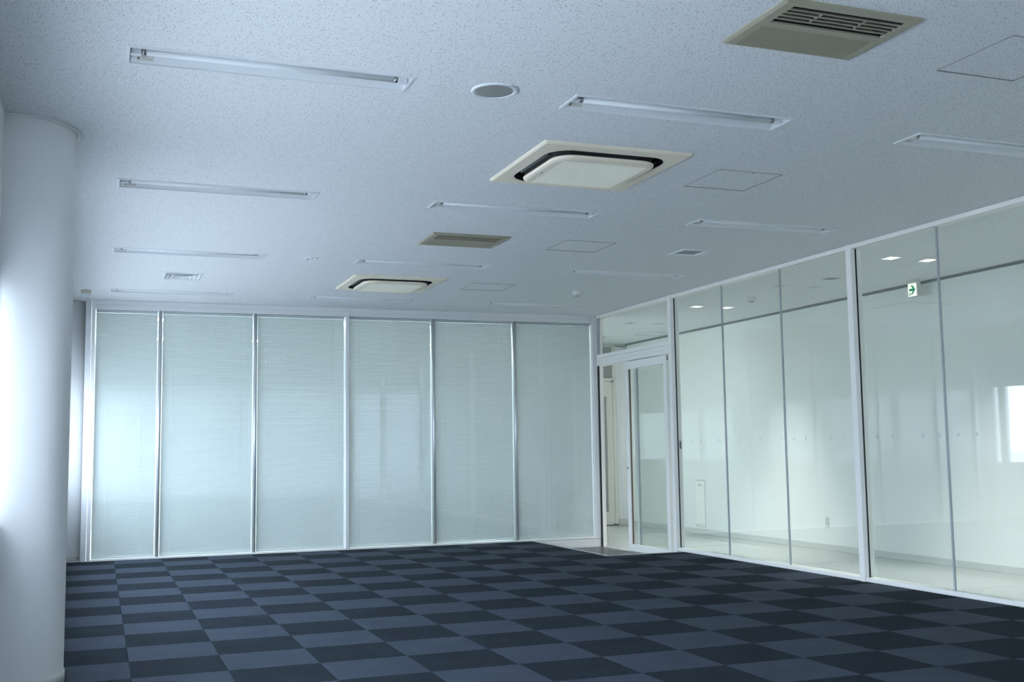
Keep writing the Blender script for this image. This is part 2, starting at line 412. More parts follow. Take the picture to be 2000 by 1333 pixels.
# ------------------------------------------------------------------ window wall on the left
wl = MB()
wl.box(XL-.13, XL, YN-.2, YF+.2, ZF-.1, WIN0)                    # below the sill
wl.box(XL-.13, XL, YN-.2, YF+.2, WIN1, ZT)                       # above the head
for x, y in COLS: wl.box(XL-.13, XL, y-.30, y+.30, WIN0, WIN1)
wl.box(XL-.13, XL, YN-.2, -13.9, WIN0, WIN1)
wl.box(XL-.13, XL, 5.9, YF+.2, WIN0, WIN1)
wall_left = struct('wall_left', wl, WALL, 'white window wall along the left side of the office', 'wall')
part('baseboard', MB().box(XL, XL+.008, YN, -6.71, 0, .06), BASE, wall_left)
part('baseboard', MB().box(XL, XL+.008, -6.11, .44, 0, .06), BASE, wall_left)
def window(n, y0, y1, mull, label):
    w = thing('window_%d' % n, label, 'window', (XL-.085, (y0+y1)/2, WIN0), kind='structure')
    oy = -(y0+y1)/2
    f = MB().bbox(-.04, .04, y0+oy, y1+oy, 0, .05, .004, 'y'); part('window_frame', f, FRAME2, w)
    f = MB().bbox(-.04, .04, y0+oy, y1+oy, WIN1-WIN0-.05, WIN1-WIN0, .004, 'y'); part('window_frame', f, FRAME2, w)
    for m in mull: part('mullion', MB().bbox(-.04, .04, m-.07+oy, m+.07+oy, .05, WIN1-WIN0-.05, .004, 'z'), FRAME2, w)
    ed = [y0]+sorted(mull)+[y1]
    for a, b in zip(ed[:-1], ed[1:]):
        if b-a > .12: part('pane', MB().box(-.004, .004, a+oy+.02, b+oy-.02, .04, WIN1-WIN0-.04), G_WIN, w)
    part('window_sill', MB().bbox(.045, .11, y0+oy, y1+oy, -.002, .018, .004, 'y'), FRAME2, w)
    return w
window(1, -6.11, 0.49, [0.34, -1.9, -3.9, -5.9], 'long strip window between the two round columns')
window(2, -13.31, -6.71, [-6.9, -8.5, -10.1, -11.7, -13.2], 'long strip window beside the camera, left of the near column')
window(3, 1.09, 5.9, [1.3, 3.0, 4.7], 'strip window of the neighbouring room behind the blinds')

cw = thing('window_4', 'tall window closing the corridor behind the camera', 'window', (7.175, YN-.10, ZF+.05), kind='structure')
part('pane', MB().box(-.925, .925, -.004, .004, 0, 2.81), G_GREY, cw)
for x in (-.905, 0, .905): part('mullion', MB().bbox(x-.025, x+.025, -.04, .04, 0, 2.81, .004, 'z'), FRAME2, cw)

fwn = thing('window_5', 'wide shaded window added behind the camera for fill light', 'window', (2.70, YN-.12, .08), kind='structure')  # added out of view to bring fill light from behind the camera
part('window_frame', MB().bbox(-3.15, 3.15, -.04, .04, 0, .05, .004, 'x'), FRAME2, fwn)
part('window_frame', MB().bbox(-3.15, 3.15, -.04, .04, 2.75, 2.80, .004, 'x'), FRAME2, fwn)
for x in (-3.12, -1.05, 1.05, 3.12): part('mullion', MB().bbox(x-.03, x+.03, -.04, .04, .05, 2.75, .004, 'z'), FRAME2, fwn)
for x in (-2.085, 0, 2.085): part('pane', MB().box(x-1.01, x+1.01, -.004, .004, .05, 2.75), G_WIN, fwn)
for x, w_ in ((-2.085, 'left'), (0, 'middle'), (2.085, 'right')):
    rb = thing('added_roller_shade', 'added white roller shade drawn over the fill-light window behind the camera, %s one' % w_, 'shade', (2.70+x, YN-.03, .09), group='added roller shades behind the camera')
    part('fabric', MB().box(-1.035, 1.035, -.001, .0, 0.02, 2.74), SHADE, rb)
    part('roller_tube', MB().cyl((0, 2.75), .022, -1.035, 1.035, 16, axis='x'), FRAME2, rb)
    part('hem_bar', MB().bbox(-1.035, 1.035, -.010, .010, 0, .022, .003, 'x'), FRAME2, rb)

# ------------------------------------------------------------------ round columns
def column(x, y, label):
    t = thing('round_column', label, 'column', (x, y, 0), group='round white columns along the windows')
    part('shaft', MB().lathe([(CR, 0.0), (CR, ZC)], 96), PAINT, t)
    part('baseboard', MB().lathe([(CR+.001, .0), (CR+.006, .0), (CR+.006, .058), (CR+.001, .062)], 96), BASE, t)
    part('ceiling_trim', MB().lathe([(CR+.003, ZC-.012), (CR+.018, ZC-.012), (CR+.018, ZC-.0005), (CR+.003, ZC-.0005)], 96), FRAME2, t)
column(*COLS[0], 'large round white column at the left edge, nearest the camera')
column(*COLS[1], 'round white column in the far left corner beside the blind partition')

# ------------------------------------------------------------------ remaining shell walls
wfm = MB().box(XL-.13, -.45, YN-.2, YN, ZF-.1, ZT)
wfm.box(5.85, 6.25, YN-.2, YN, ZF-.1, ZT); wfm.box(-.45, 5.85, YN-.2, YN, ZF-.1, .08); wfm.box(-.45, 5.85, YN-.2, YN, 2.88, ZT)
wfm.box(8.1, XC+.2, YN-.2, YN, ZF-.1, ZT); wfm.box(6.25, 8.1, YN-.2, YN, ZF-.1, ZF+.05); wfm.box(6.25, 8.1, YN-.2, YN, 2.75, ZT)
struct('wall_front', wfm, WALL, 'plain white wall behind the camera', 'wall')
wc = struct('wall_corridor', MB().box(XC, XC+.2, YN, YE+.2, ZF-.1, ZT), CORW, 'plain off-white corridor wall behind the glass', 'wall')
part('baseboard', MB().bbox(XC-.010, XC, YN, YE, ZF, ZF+.075, .002, 'y'), BASE, wc)
part('gap_shade_strip', MB().box(XC-.018, XC, YN, YE, ZC-.028, ZC-.0005), GAPM, wc)
struct('wall_far', MB().box(XL-.25, 6.06, YF, YF+.2, ZF-.1, ZT), WALL, 'far wall of the neighbouring room behind the blinds', 'wall')
ws = thing('wall_side', 'glass wall between the neighbouring room and the corridor', 'wall', (6.06, 0, 0), kind='structure')  # unseen wall, glazed to let the room's light into the corridor end
part('bottom_rail', MB().bbox(0, .10, YB+.14, YF, ZF-.1, .036, .003, 'y'), FRAME, ws)
part('top_rail', MB().bbox(0, .10, YB+.14, YF, 2.90, ZT, .003, 'y'), FRAME, ws)
for y in (YB+.18, 2.30, YE+.05): part('post', MB().bbox(-.01, .10, y-.04, y+.04, 0.036, 2.90, .003, 'z'), FRAME, ws)
for a, b in ((YB+.22, 2.26), (2.34, YE+.01), (YE+.09, YF)): part('pane', MB().box(.045, .055, a, b, .036, 2.90), G_DOOR, ws)

# ------------------------------------------------------------------ partition with integrated blinds (back wall)
wb = thing('wall_back', 'glass partition with enclosed venetian blinds across the far end of the office', 'wall', (0, YB, 0), kind='structure')
MUL = (0.455, 1.537, 2.640, 3.742, 4.840)
HB = 2.830
part('header', MB().bbox(-.25, 2.618, 0, .10, HB+.05, ZC-.001, .003, 'x'), FRAME2, wb)
part('header', MB().bbox(2.664, 5.935, 0, .10, HB+.05, ZC-.001, .003, 'x'), FRAME2, wb)
part('header_lip', MB().bbox(-.25, 2.618, -.004, .10, HB, HB+.05, .002, 'x'), FRAME2, wb)
part('header_lip', MB().bbox(2.664, 5.935, -.004, .10, HB, HB+.05, .002, 'x'), FRAME2, wb)
part('sill', MB().bbox(-.25, 5.935, -.006, .10, 0, .022, .003, 'x'), FRAME, wb)
part('kick_plate', MB().bbox(NX+.01, XR+.02, 0, .10, ZF, -.045, .002, 'x'), FRAME, wb)
part('kick_plate', MB().bbox(NX+.01, XR+.02, .002, .10, -.043, -.001, .002, 'x'), FRAME, wb)
part('jamb', MB().bbox(-.345, -.295, .01, .10, 0, ZC-.001, .003, 'z'), FRAME2, wb)
part('jamb_return', MB().box(-.354, -.332, .012, .385, 0, ZC-.001), FRAME2, wb)
part('jamb', MB().bbox(-.290, -.252, -.004, .10, 0, ZC-.001, .003, 'z'), FRAME2, wb)
part('post', MB().bbox(2.620, 2.662, -.008, .10, 0, ZC-.001, .004, 'z'), FRAME2, wb)
part('post', MB().bbox(5.937, 6.0, -.006, .10, 0, ZC-.001, .004, 'z'), FRAME2, wb)
for m in MUL:
    if m == 2.640: continue
    mm = MB(); lp = []
    for z in (.022, HB):
        lp.append([(m+.020*math.cos(a), .026-.030*math.sin(a), z) for a in [math.pi*i/10 for i in range(11)]]+[(m-.020, .09, z), (m+.020, .09, z)])
    mm.loft(lp, cap=True, smooth=True); part('mullion', mm, SILVER, wb)
edges = [(-.250, MUL[0]-.020), (MUL[0]+.020, MUL[1]-.020), (MUL[1]+.020, 2.620), (2.662, MUL[3]-.020), (MUL[3]+.020, MUL[4]-.020), (MUL[4]+.020, 5.937)]
for a, b in edges:
    part('pane', MB().box(a, b, .030, .036, .022, HB), G_BACK, wb)
    part('pane', MB().box(a, b, .088, .092, .022, HB), G_BACK, wb)

PITCH, SW, TILT = 0.0215, 0.0252, math.radians(67)
SLATM = {}
def slat_mesh(w):
    k = round(w, 3)
    if k not in SLATM:
        mb = MB(); pr = []
        for s in (-1, -.33, .33, 1):
            u = s*SW/2; v = .0016*(1-s*s)
            # u runs along the slat's chord, v is its crown, facing the office
            pr.append((u*math.cos(TILT)-v*math.sin(TILT), u*math.sin(TILT)+v*math.cos(TILT)))
        mb.loft([[(-w/2, y, z) for y, z in pr], [(w/2, y, z) for y, z in pr]], closed=False, smooth=True)
        SLATM[k] = mb.mesh('slat', BLIND)
    return SLATM[k]
ORD = ('narrow leftmost', 'second from the left', 'third from the left', 'fourth from the left', 'fifth from the left', 'rightmost')
DESC = ('narrow pale blue venetian blind in the leftmost panel beside the far column',
        'pale blue venetian blind in the second partition panel from the left',
        'pale blue venetian blind in the third partition panel from the left',
        'pale blue venetian blind in the fourth panel, right of the wide white post',
        'pale blue venetian blind in the fifth partition panel, second from the door corner',
        'pale blue venetian blind in the rightmost panel beside the sliding door')
for n, (a, b) in enumerate(edges):
    gap = .011; x0, x1 = a+gap, b-gap; cx = (x0+x1)/2; w = x1-x0
    bl = thing('venetian_blind', DESC[n], 'blind', (cx, YB+.062, .024), group='blinds enclosed in the glass partition')
    part('headrail', MB().bbox(-w/2, w/2, -.014, .014, HB-.024-.030, HB-.026, .002, 'x'), FRAME2, bl)
    part('bottom_rail', MB().bbox(-w/2, w/2, -.010, .010, .002, .016, .002, 'x'), FRAME2, bl)
    sm = slat_mesh(w); z = .030; k = 0
    while z < HB-.024-.036:
        obj('slat', sm, bl, (0, 0, z)); z += PITCH
    for fx in ((-.5+.13/w, .5-.17/w) if n == 0 else (-.5+.12/w, 0.0, .5-.14/w)):
        x = fx*w
        part('ladder_cord', MB().box(x-.0014, x+.0014, -.0150, -.0142, .016, HB-.054), CORD, bl)

# ------------------------------------------------------------------ glass wall to the corridor (right)
wr = thing('wall_right', 'frameless glass wall with white posts between office and corridor', 'wall', (XR, 0, 0), kind='structure')
GX = .050                               # glass plane behind the frame's face
P1, P2, P3, P4 = -1.595, -4.865, -8.15, -11.45
def rail(name, y0, y1, z0, z1, x0=0.0, x1=.10, mat=FRAME): return part(name, MB().bbox(x0, x1, y0, y1, z0, z1, .003, 'y'), mat, wr)
bays = [(P1-.034, P2+.035), (P2-.035, P3+.035), (P3-.035, P4+.035), (P4-.035, YN)]
for a, b in bays:
    rail('top_rail', b, a, 2.900, ZC-.001); rail('bottom_rail', b, a, 0.0, .036)
for p, h in ((P1, .034), (P2, .035), (P3, .035), (P4, .035)):
    part('post', MB().bbox(-.012, .10, p-h, p+h, ZF if p == P1 else 0, ZC-.001, .004, 'z'), FRAME, wr)
    part('gasket', MB().box(.036, .050, p-h-.004, p-h, .036, 2.90), BLACK, wr)
JO = [-2.655, -3.735, -5.895, -6.98, -9.3, -10.4]
prev = P1-.045
for y0, y1 in ((P1-.034, JO[0]), (JO[0], JO[1]), (JO[1], P2+.035), (P2-.035, JO[2]), (JO[2], JO[3]), (JO[3], P3+.035), (P3-.035, JO[4]), (JO[4], JO[5]), (JO[5], P4+.035), (P4-.035, YN)):
    part('pane', MB().box(GX-.006, GX+.006, y1+.005, y0-.005, .036, 2.900), G_WALL, wr)
for y in JO[:6]:
    part('joint_seal', MB().bbox(GX-.008, GX+.008, y-.009, y+.009, .036, 2.900, .002, 'z'), SEAL, wr)
part('lock_plate', MB().bbox(GX-.010, GX-.006, P1-.105, P1-.075, 1.155, 1.245, .001, 'z'), PLATE, wr)
# over the door: transom window and track beam
y0, y1 = P1+.034, YB
part('top_rail', MB().bbox(0, .10, y0, y1-.02, 2.900, ZC-.001, .003, 'y'), FRAME, wr)
for za, zb, xo in ((2.362, 2.412, -.004), (2.312, 2.360, 0.0), (2.262, 2.310, -.008)):
    part('transom_beam', MB().bbox(xo, .12, y0, y1-.002, za, zb, .003, 'y'), FRAME, wr)
part('transom_pane', MB().box(GX-.004, GX+.004, y0, y1-.05, 2.412, 2.900), G_DOOR, wr)
part('gasket', MB().box(.0, .03, y1-.055, y1-.012, 2.412, 2.900), SEAL, wr)
# jamb in the corner: black buffer strip and its white stop
part('buffer_strip', MB().bbox(.004, .026, y1-.024, y1-.001, ZF, 2.262, .002, 'z'), BLACK, wr)
part('jamb', MB().bbox(.026, .058, y1-.030, y1-.001, ZF, 2.262, .003, 'z'), FRAME, wr)
# fixed side light behind the sliding leaf
part('side_light_stile', MB().bbox(.075, .115, -.545, -.495, ZF, 2.262, .003, 'z'), FRAME, wr)
part('gasket', MB().box(.085, .105, -.560, -.546, ZF+.05, 2.262), SEAL, wr)
part('side_light_pane', MB().box(.091, .099, y0, -.55, ZF+.03, 2.262), G_DOOR, wr)
part('side_light_rail', MB().bbox(.075, .115, y0, -.545, ZF, ZF+.03, .002, 'y'), FRAME, wr)
trk = struct('trim_1', MB().bbox(XR+.02, XR+.12, y0, YB, ZF, ZF+.004, .001, 'y'), SILVER, 'aluminium floor track under the sliding door', 'track')

dr = thing('door_1', 'white framed sliding glass door left slightly open in the corner', 'door', (XR+.02, -.93, ZF+.012), kind='structure')
DH = 2.262-ZF-.012
ya, yb = -.36+.93, -1.435+.93
part('stile', MB().bbox(0, .042, ya-.085, ya, 0, DH, .004, 'z'), FRAME, dr)
part('stile', MB().bbox(0, .042, yb, yb+.070, 0, DH, .004, 'z'), FRAME, dr)
part('rail', MB().bbox(.002, .040, yb+.070, ya-.085, DH-.105, DH-.006, .003, 'y'), FRAME, dr)
part('rail', MB().bbox(.002, .040, yb+.070, ya-.085, 0, .085, .003, 'y'), FRAME, dr)
part('pane', MB().box(.018, .026, yb+.060, ya-.075, .075, DH-.095), G_DOOR, dr)
part('brush_seal', MB().box(.014, .030, ya-.097, ya-.085, .085, DH-.105), WOOD, dr)
lk = part('lock', MB().cyl((ya-.03, 1.02), .013, -.006, .002, 16, axis='x'), CAP, dr)
part('keyhole', MB().box(-.0068, -.0058, ya-.033, ya-.027, 1.012, 1.028), BLACK, lk)
for zz in (DH-.028, DH-.052): part('screw', MB().cyl((yb+.001, zz), .006, .012, .020, 10, axis='x'), INK, dr)
for zz in (DH-.030, DH-.056): part('roller_slot', MB().box(.012, .030, yb-.002, yb+.001, zz-.008, zz+.008), BLACK, dr)

# vinyl lettering on the corridor side of the glass, reading right way round from the corridor
lt = thing('glass_lettering', 'line of small grey mirrored letters spaced along the glass wall', 'lettering', (XR+GX+.007, 0, 1.2375))
SEQ = [('A', -6.255), ('K', -6.060), ('E', -5.864), ('O', -5.672), ('T', -5.316), ('O', -5.122), ('K', -4.905), ('Y', -4.685), ('O', -4.493),
       ('B', -4.117), ('A', -3.924), ('Y', -3.728), ('D', -3.358), ('I', -3.169), ('S', -2.980), ('T', -2.787), ('R', -2.595), ('I', -2.402),
       ('B', -2.214), ('U', -2.014), ('T', -1.817)]
GLY = {}
def glyph(ch, size):
    if (ch, size) not in GLY:
        cu = bpy.data.curves.new('glyph', 'FONT'); cu.body = ch; cu.size = size; cu.align_x = 'CENTER'; cu.align_y = 'CENTER'
        to = bpy.data.objects.new('glyph', cu); COL.objects.link(to)
        dg = bpy.context.evaluated_depsgraph_get()
        me = bpy.data.meshes.new_from_object(to.evaluated_get(dg)); me.name = 'letter'
        bpy.data.objects.remove(to, do_unlink=True); bpy.data.curves.remove(cu)
        GLY[ch, size] = me
    return GLY[ch, size]
KS = (XR+GX+.007+.1897)/(6.0078+.1897)
for ch, y in SEQ:
    me = glyph(ch, .044)
    if not me.materials: me.materials.append(VINYL_TXT)
    o = obj('letter', me, lt, (0, -12.739+(y+12.739)*KS, 0))
    o.rotation_euler = Matrix(((0, 0, 1), (1, 0, 0), (0, 1, 0))).to_euler()

# ------------------------------------------------------------------ end of the corridor
we = MB()
we.box(6.16, 6.95, YE, YE+.15, ZF-.1, ZT); we.box(7.93, XC, YE, YE+.15, ZF-.1, ZT); we.box(6.95, 7.93, YE, YE+.15, 2.915, ZT)
wall_end = struct('wall_corridor_end', we, CORW, 'cream end wall of the corridor seen through the open door', 'wall')
part('baseboard', MB().bbox(7.985, XC-.010, YE-.010, YE, ZF, ZF+.10, .002, 'x'), BASE, wall_end)
part('wall_panel', MB().bbox(8.06, XC-.002, YE-.012, YE, ZF+.10, ZC-.06, .003, 'x'), CORW, wall_end)
part('gap_shade_strip', MB().box(7.985, XC, YE-.014, YE, ZC-.05, ZC-.035), GAPM, wall_end)
d2 = thing('door_2', 'cream hinged corridor door with narrow glass slot seen through the doorway', 'door', (7.4, YE, ZF), kind='structure')
z = -ZF
part('door_frame', MB().bbox(.525, .575, -.02, .10, 0, ZC-ZF-.02, .003, 'z'), DOORP, d2)
part('door_frame', MB().bbox(-.48, -.44, -.02, .10, 0, ZC-ZF-.02, .003, 'z'), DOORP, d2)
part('door_frame', MB().bbox(-.44, .525, -.02, .10, 2.300+z, 2.350+z, .003, 'x'), DOORP, d2)
part('door_frame', MB().bbox(-.44, .525, -.02, .10, 2.880+z, ZC-ZF-.02, .003, 'x'), DOORP, d2)
part('transom_glass', MB().box(-.44, .525, .02, .03, 2.350+z, 2.880+z), SMOKE, d2)
lf = MB()
for a in ((-.435, .335, 0.012, 2.293), (.405, .520, 0.012, 2.293), (.335, .405, 0.012, .225), (.335, .405, 2.150, 2.293)):
    lf.box(a[0], a[1], 0.0, .04, a[2], a[3]+ (z if a[3] > 2.2 else 0))
leaf = part('leaf', lf, DOORP, d2)
part('slot_glass', MB().box(.335, .405, .014, .022, .225, 2.150), SMOKE, leaf)
part('slot_bead', MB().box(.405, .413, -.006, .0, .215, 2.160), DOORP, leaf)
part('slot_bar', MB().box(.335, .405, .008, .014, 1.00, 1.012), SEAL, leaf)
part('slot_bar', MB().box(.335, .405, .008, .014, 1.80, 1.812), SEAL, leaf)
part('gap_blocker', MB().box(-.46, .55, .06, .12, 0, 2.345+z), DOORP, d2)  # hidden panel added behind the leaf to block sky through the gap
part('floor_hinge', MB().bbox(.49, .56, -.035, .02, .004, .028, .003, 'x'), INK, d2)
part('top_pivot', MB().bbox(.49, .53, -.03, .0, 2.285+z, 2.315+z, .003, 'x'), CAP, d2)
part('threshold_gap', MB().box(-.435, .52, .002, .038, 0, .012), BLACK, d2)
hp = thing('wall_hatch', 'small white access panel low on the corridor wall behind the glass', 'access panel', (XC, 1.575, ZF))
part('panel', MB().bbox(-.012, 0, -.125, .125, .10, .80, .003, 'z'), FRAME, hp)
part('panel_edge', MB().box(-.0135, -.012, -.123, .123, .785, .790), PLATE, hp)
part('panel_edge', MB().box(-.0135, -.012, -.123, .123, .104, .109), PLATE, hp)
part('drop_ring', MB().box(-.0140, -.012, .095, .108, .112, .140), PLATE, hp)
part('lower_flap', MB().box(-.0140, -.012, -.120, .095, .132, .136), PLATE, hp)
for k in (-.035, -.012, .012, .035): part('marking', MB().box(-.0135, -.0119, k-.007, k+.007, .705, .735), SEAL, hp)
so = thing('wall_socket', 'small pale power socket low on the corridor wall behind the glass', 'socket', (XC, -1.432, .235))
part('plate', MB().bbox(-.008, 0, -.038, .038, -.062, .062, .003, 'z'), DOME, so)
for zz in (-.028, .0, .028): part('outlet', MB().box(-.0092, -.008, -.012, .012, zz-.008, zz+.008), GREYP, so)

# exit sign
ex = thing('exit_sign', 'lit white sign with green arrow hanging from the corridor ceiling', 'sign', (8.0, -3.351, 2.830))
part('housing', MB().bbox(.004, .060, -.070, .070, -.075, .085, .004, 'z'), DOME, ex)
part('mount', MB().bbox(.010, .054, -.075, .075, .085, ZC-2.830, .003, 'z'), DOME, ex)
fc = part('sign_face', MB().bbox(0, .006, -.064, .064, -.070, .070, .002, 'x'), SIGN, ex)
def prism(pts, x0, x1):          # pts are (right, up) as seen from the office
    mb = MB(); mb.loft([[(x, -u, v) for u, v in pts] for x in (x0, x1)], cap=True); return mb
part('arrow', prism([(-.043, -.013), (-.043, .013), (.010, .013), (-.018, .048), (.010, .048), (.046, .006), (.046, -.006), (.006, -.050), (-.018, -.048), (.010, -.013)], -.0012, 0), GREEN, fc)
for g in ([(-.052, -.060), (-.046, -.060), (-.046, -.036), (-.052, -.036)], [(-.040, -.060), (-.034, -.060), (-.034, -.030), (-.040, -.030)],
          [(-.034, -.030), (-.034, -.036), (-.024, -.036), (-.024, -.030)], [(-.026, -.036), (-.020, -.036), (-.020, -.046), (-.026, -.046)],
          [(-.034, -.046), (-.022, -.046), (-.014, -.060), (-.021, -.060), (-.027, -.050), (-.034, -.050)]):
    part('pictogram', prism(g, -.0012, 0), GREEN, fc)
for k in range(5): part('side_print', MB().box(.022, .030, -.0712, -.0699, -.050+.018*k, -.040+.018*k), GREYP, ex)

# ------------------------------------------------------------------ ceiling fixtures
def make_light():
    t = thing('recessed_light', '', 'ceiling light', (0, 0, ZC), group='recessed fluorescent ceiling lights')
    hx, hy, b = LL/2, LW/2, .014
    f = MB()
    f.loft([[(-hx,-hy,0),(hx,-hy,0),(hx,hy,0),(-hx,hy,0)], [(-hx,-hy,-.005),(hx,-hy,-.005),(hx,hy,-.005),(-hx,hy,-.005)],
            [(-hx+b,-hy+b,-.007),(hx-b,-hy+b,-.007),(hx-b,hy-b,-.007),(-hx+b,hy-b,-.007)], [(-hx+b,-hy+b,.002),(hx-b,-hy+b,.002),(hx-b,hy-b,.002),(-hx+b,hy-b,.002)]])
    part('frame', f, LAMP_W, t)
    r = MB(); ix, iy, d = hx-b, hy-b, .070
    prof = [(-iy, 0), (-.050, d*.72), (-.034, d), (.034, d), (.050, d*.72), (iy, 0)]
    r.loft([[(-ix, y, z) for y, z in prof], [(ix, y, z) for y, z in prof]], closed=False)
    for s in (-1, 1): r.quad(*[(s*ix, y, z) for y, z in prof])
    part('reflector', r, LAMP_W, t)
    part('ballast_cover', MB().bbox(-ix+.03, ix-.03, -.024, .024, d-.018, d-.001, .003, 'x'), LAMP_W, t)
    L = ix-.055; tb = MB().cyl((.016, 0), .0150, -L+.012, L-.012, 20, axis='x')
    # lies along x at height .040
    tb.v = [(x, yy, zz) for x, zz, yy in tb.v]
    tube = part('tube', tb, TUBE, t)
    for s in (-1, 1):
        c = MB().cyl((.016, 0), .0156, min(s*(L-.014), s*(L+.006)), max(s*(L-.014), s*(L+.006)), 20, axis='x'); c.v = [(x, yy, zz) for x, zz, yy in c.v]
        part('end_cap', c, CAP, tube)
        a = s*(L+.006); e = s*(ix-.004)
        so_ = MB().bbox(min(a, e), max(a, e), -.017, .017, .000, .066, .004, 'z'); part('socket', so_, LAMP_W, t)
    # rating label on the far flank of the reflector, at the window end
    n = Vector((0, -(d*.72), -(iy-.050))).normalized(); dn = Vector((0, iy-.050, -d*.72)).normalized()
    def fl(u, v, h):
        p = Vector((0, .050, d*.72))+dn*v+n*h; return (u, p.y, p.z)
    def slab(u0, u1, v0, v1, h0, h1):
        mb = MB(); mb.loft([[fl(u0,v0,h),fl(u1,v0,h),fl(u1,v1,h),fl(u0,v1,h)] for h in (h0, h1)], cap=True); return mb
    lb = part('rating_label', slab(-ix+.030, -ix+.105, .010, .062, .0004, .0012), STICK, t)
    pr = MB()
    for k in range(4): 
        q = slab(-ix+.045+.008*(k % 2), -ix+.100-.01*(k % 3), .016+.011*k, .0175+.011*k, .0012, .0016); n0 = len(pr.v)
        pr.v += q.v; pr.f += [tuple(n0+i for i in f_) for f_ in q.f]; pr.sm += q.sm
    q = slab(-ix+.034, -ix+.044, .042, .054, .0012, .0016); n0 = len(pr.v)
    pr.v += q.v; pr.f += [tuple(n0+i for i in f_) for f_ in q.f]; pr.sm += q.sm
    part('label_print', pr, INK, lb)
    return t
ROW = ('nearest', 'second', 'third', 'farthest'); CLN = ('left column of lights beside the windows', 'middle column of lights', 'right column of lights near the glass wall')
proto = make_light()
for i, j, x, y in LIGHTS:
    lab = 'unlit recessed fluorescent ceiling light, %s in the %s' % (ROW[i], CLN[j])
    if i == 0 and j == 0: proto.location = (x, y, ZC); proto['label'] = lab
    else: dup(proto, (x, y, ZC), lab)

def make_cassette():
    t = thing('ceiling_air_conditioner', '', 'air conditioner', (0, 0, ZC), group='four-way ceiling air conditioners')
    h = .4825
    p = MB(); p.loft([rsq(h, .012, 0), rsq(h, .012, -.007), rsq(h-.012, .012, -.017), rsq(.396, .15, -.022), rsq(.390, .15, -.018)], smooth=False)
    iw = MB(); iw.loft([rsq(.390, .15, -.018), rsq(.386, .15, .055)]); part('slot_wall', iw, DARK, t)
    part('panel', p, CREAM, t)
    c = MB(); c.loft([rsq(.383, .15, .040), rsq(.30, .13, .040)]); part('air_slot', c, DARK, t)
    w = MB(); w.loft([rsq(.334, .13, .045), rsq(.334, .13, -.028)]); part('slot_wall', w, DARK, t)
    q = MB(); q.loft([rsq(.334, .13, -.028), rsq(.341, .13, -.031), rsq(.341, .13, -.038), rsq(.335, .127, -.047), rsq(.318, .115, -.054), rsq(.278, .012, -.056), rsq(.278, .012, -.046)])
    part('center_plate', q, CREAM, t)
    part('filter_back', MB().box(-.279, .279, -.279, .279, -.046, -.043), DARK, t)
    sm = MB().bbox(-.0028, .0028, -.277, .277, -.0555, -.0485, .0012, 'y').mesh('grille_slat', CREAM2)
    n = 46
    for k in range(n): obj('grille_slat', sm, t, (-.274+.548*k/(n-1), 0, 0))
    part('grille_tie', MB().box(-.277, .277, -.090, -.086, -.053, -.047), CREAM2, t)
    part('grille_tie', MB().box(-.277, .277, .086, .090, -.053, -.047), CREAM2, t)
    for k in range(4):
        a = k*math.pi/2; f = MB().bbox(-.225, .225, -.010, .010, -.003, .003, .001, 'x').mesh('flap', FLAP)
        o = obj('flap', f, t, (.361*math.sin(a), -.361*math.cos(a), -.004)); o.rotation_euler = (math.radians(-50), 0, a) if k % 2 == 0 else (math.radians(-50), 0, a)
    for dx in (-.30,): part('indicator', MB().cyl((-.298, .02), .006, -.0565, -.052, 12), FLAP, t)
    part('housing', MB().box(-.42, .42, -.42, .42, .056, .25), DARK, t)
    return t
ca = make_cassette(); ca.location = (*CASS[0], ZC); ca['label'] = 'large cream four-way air conditioner panel in the middle of the ceiling, nearer one'
dup(ca, (*CASS[1], ZC), 'cream four-way air conditioner panel farther back, close to the blind partition')

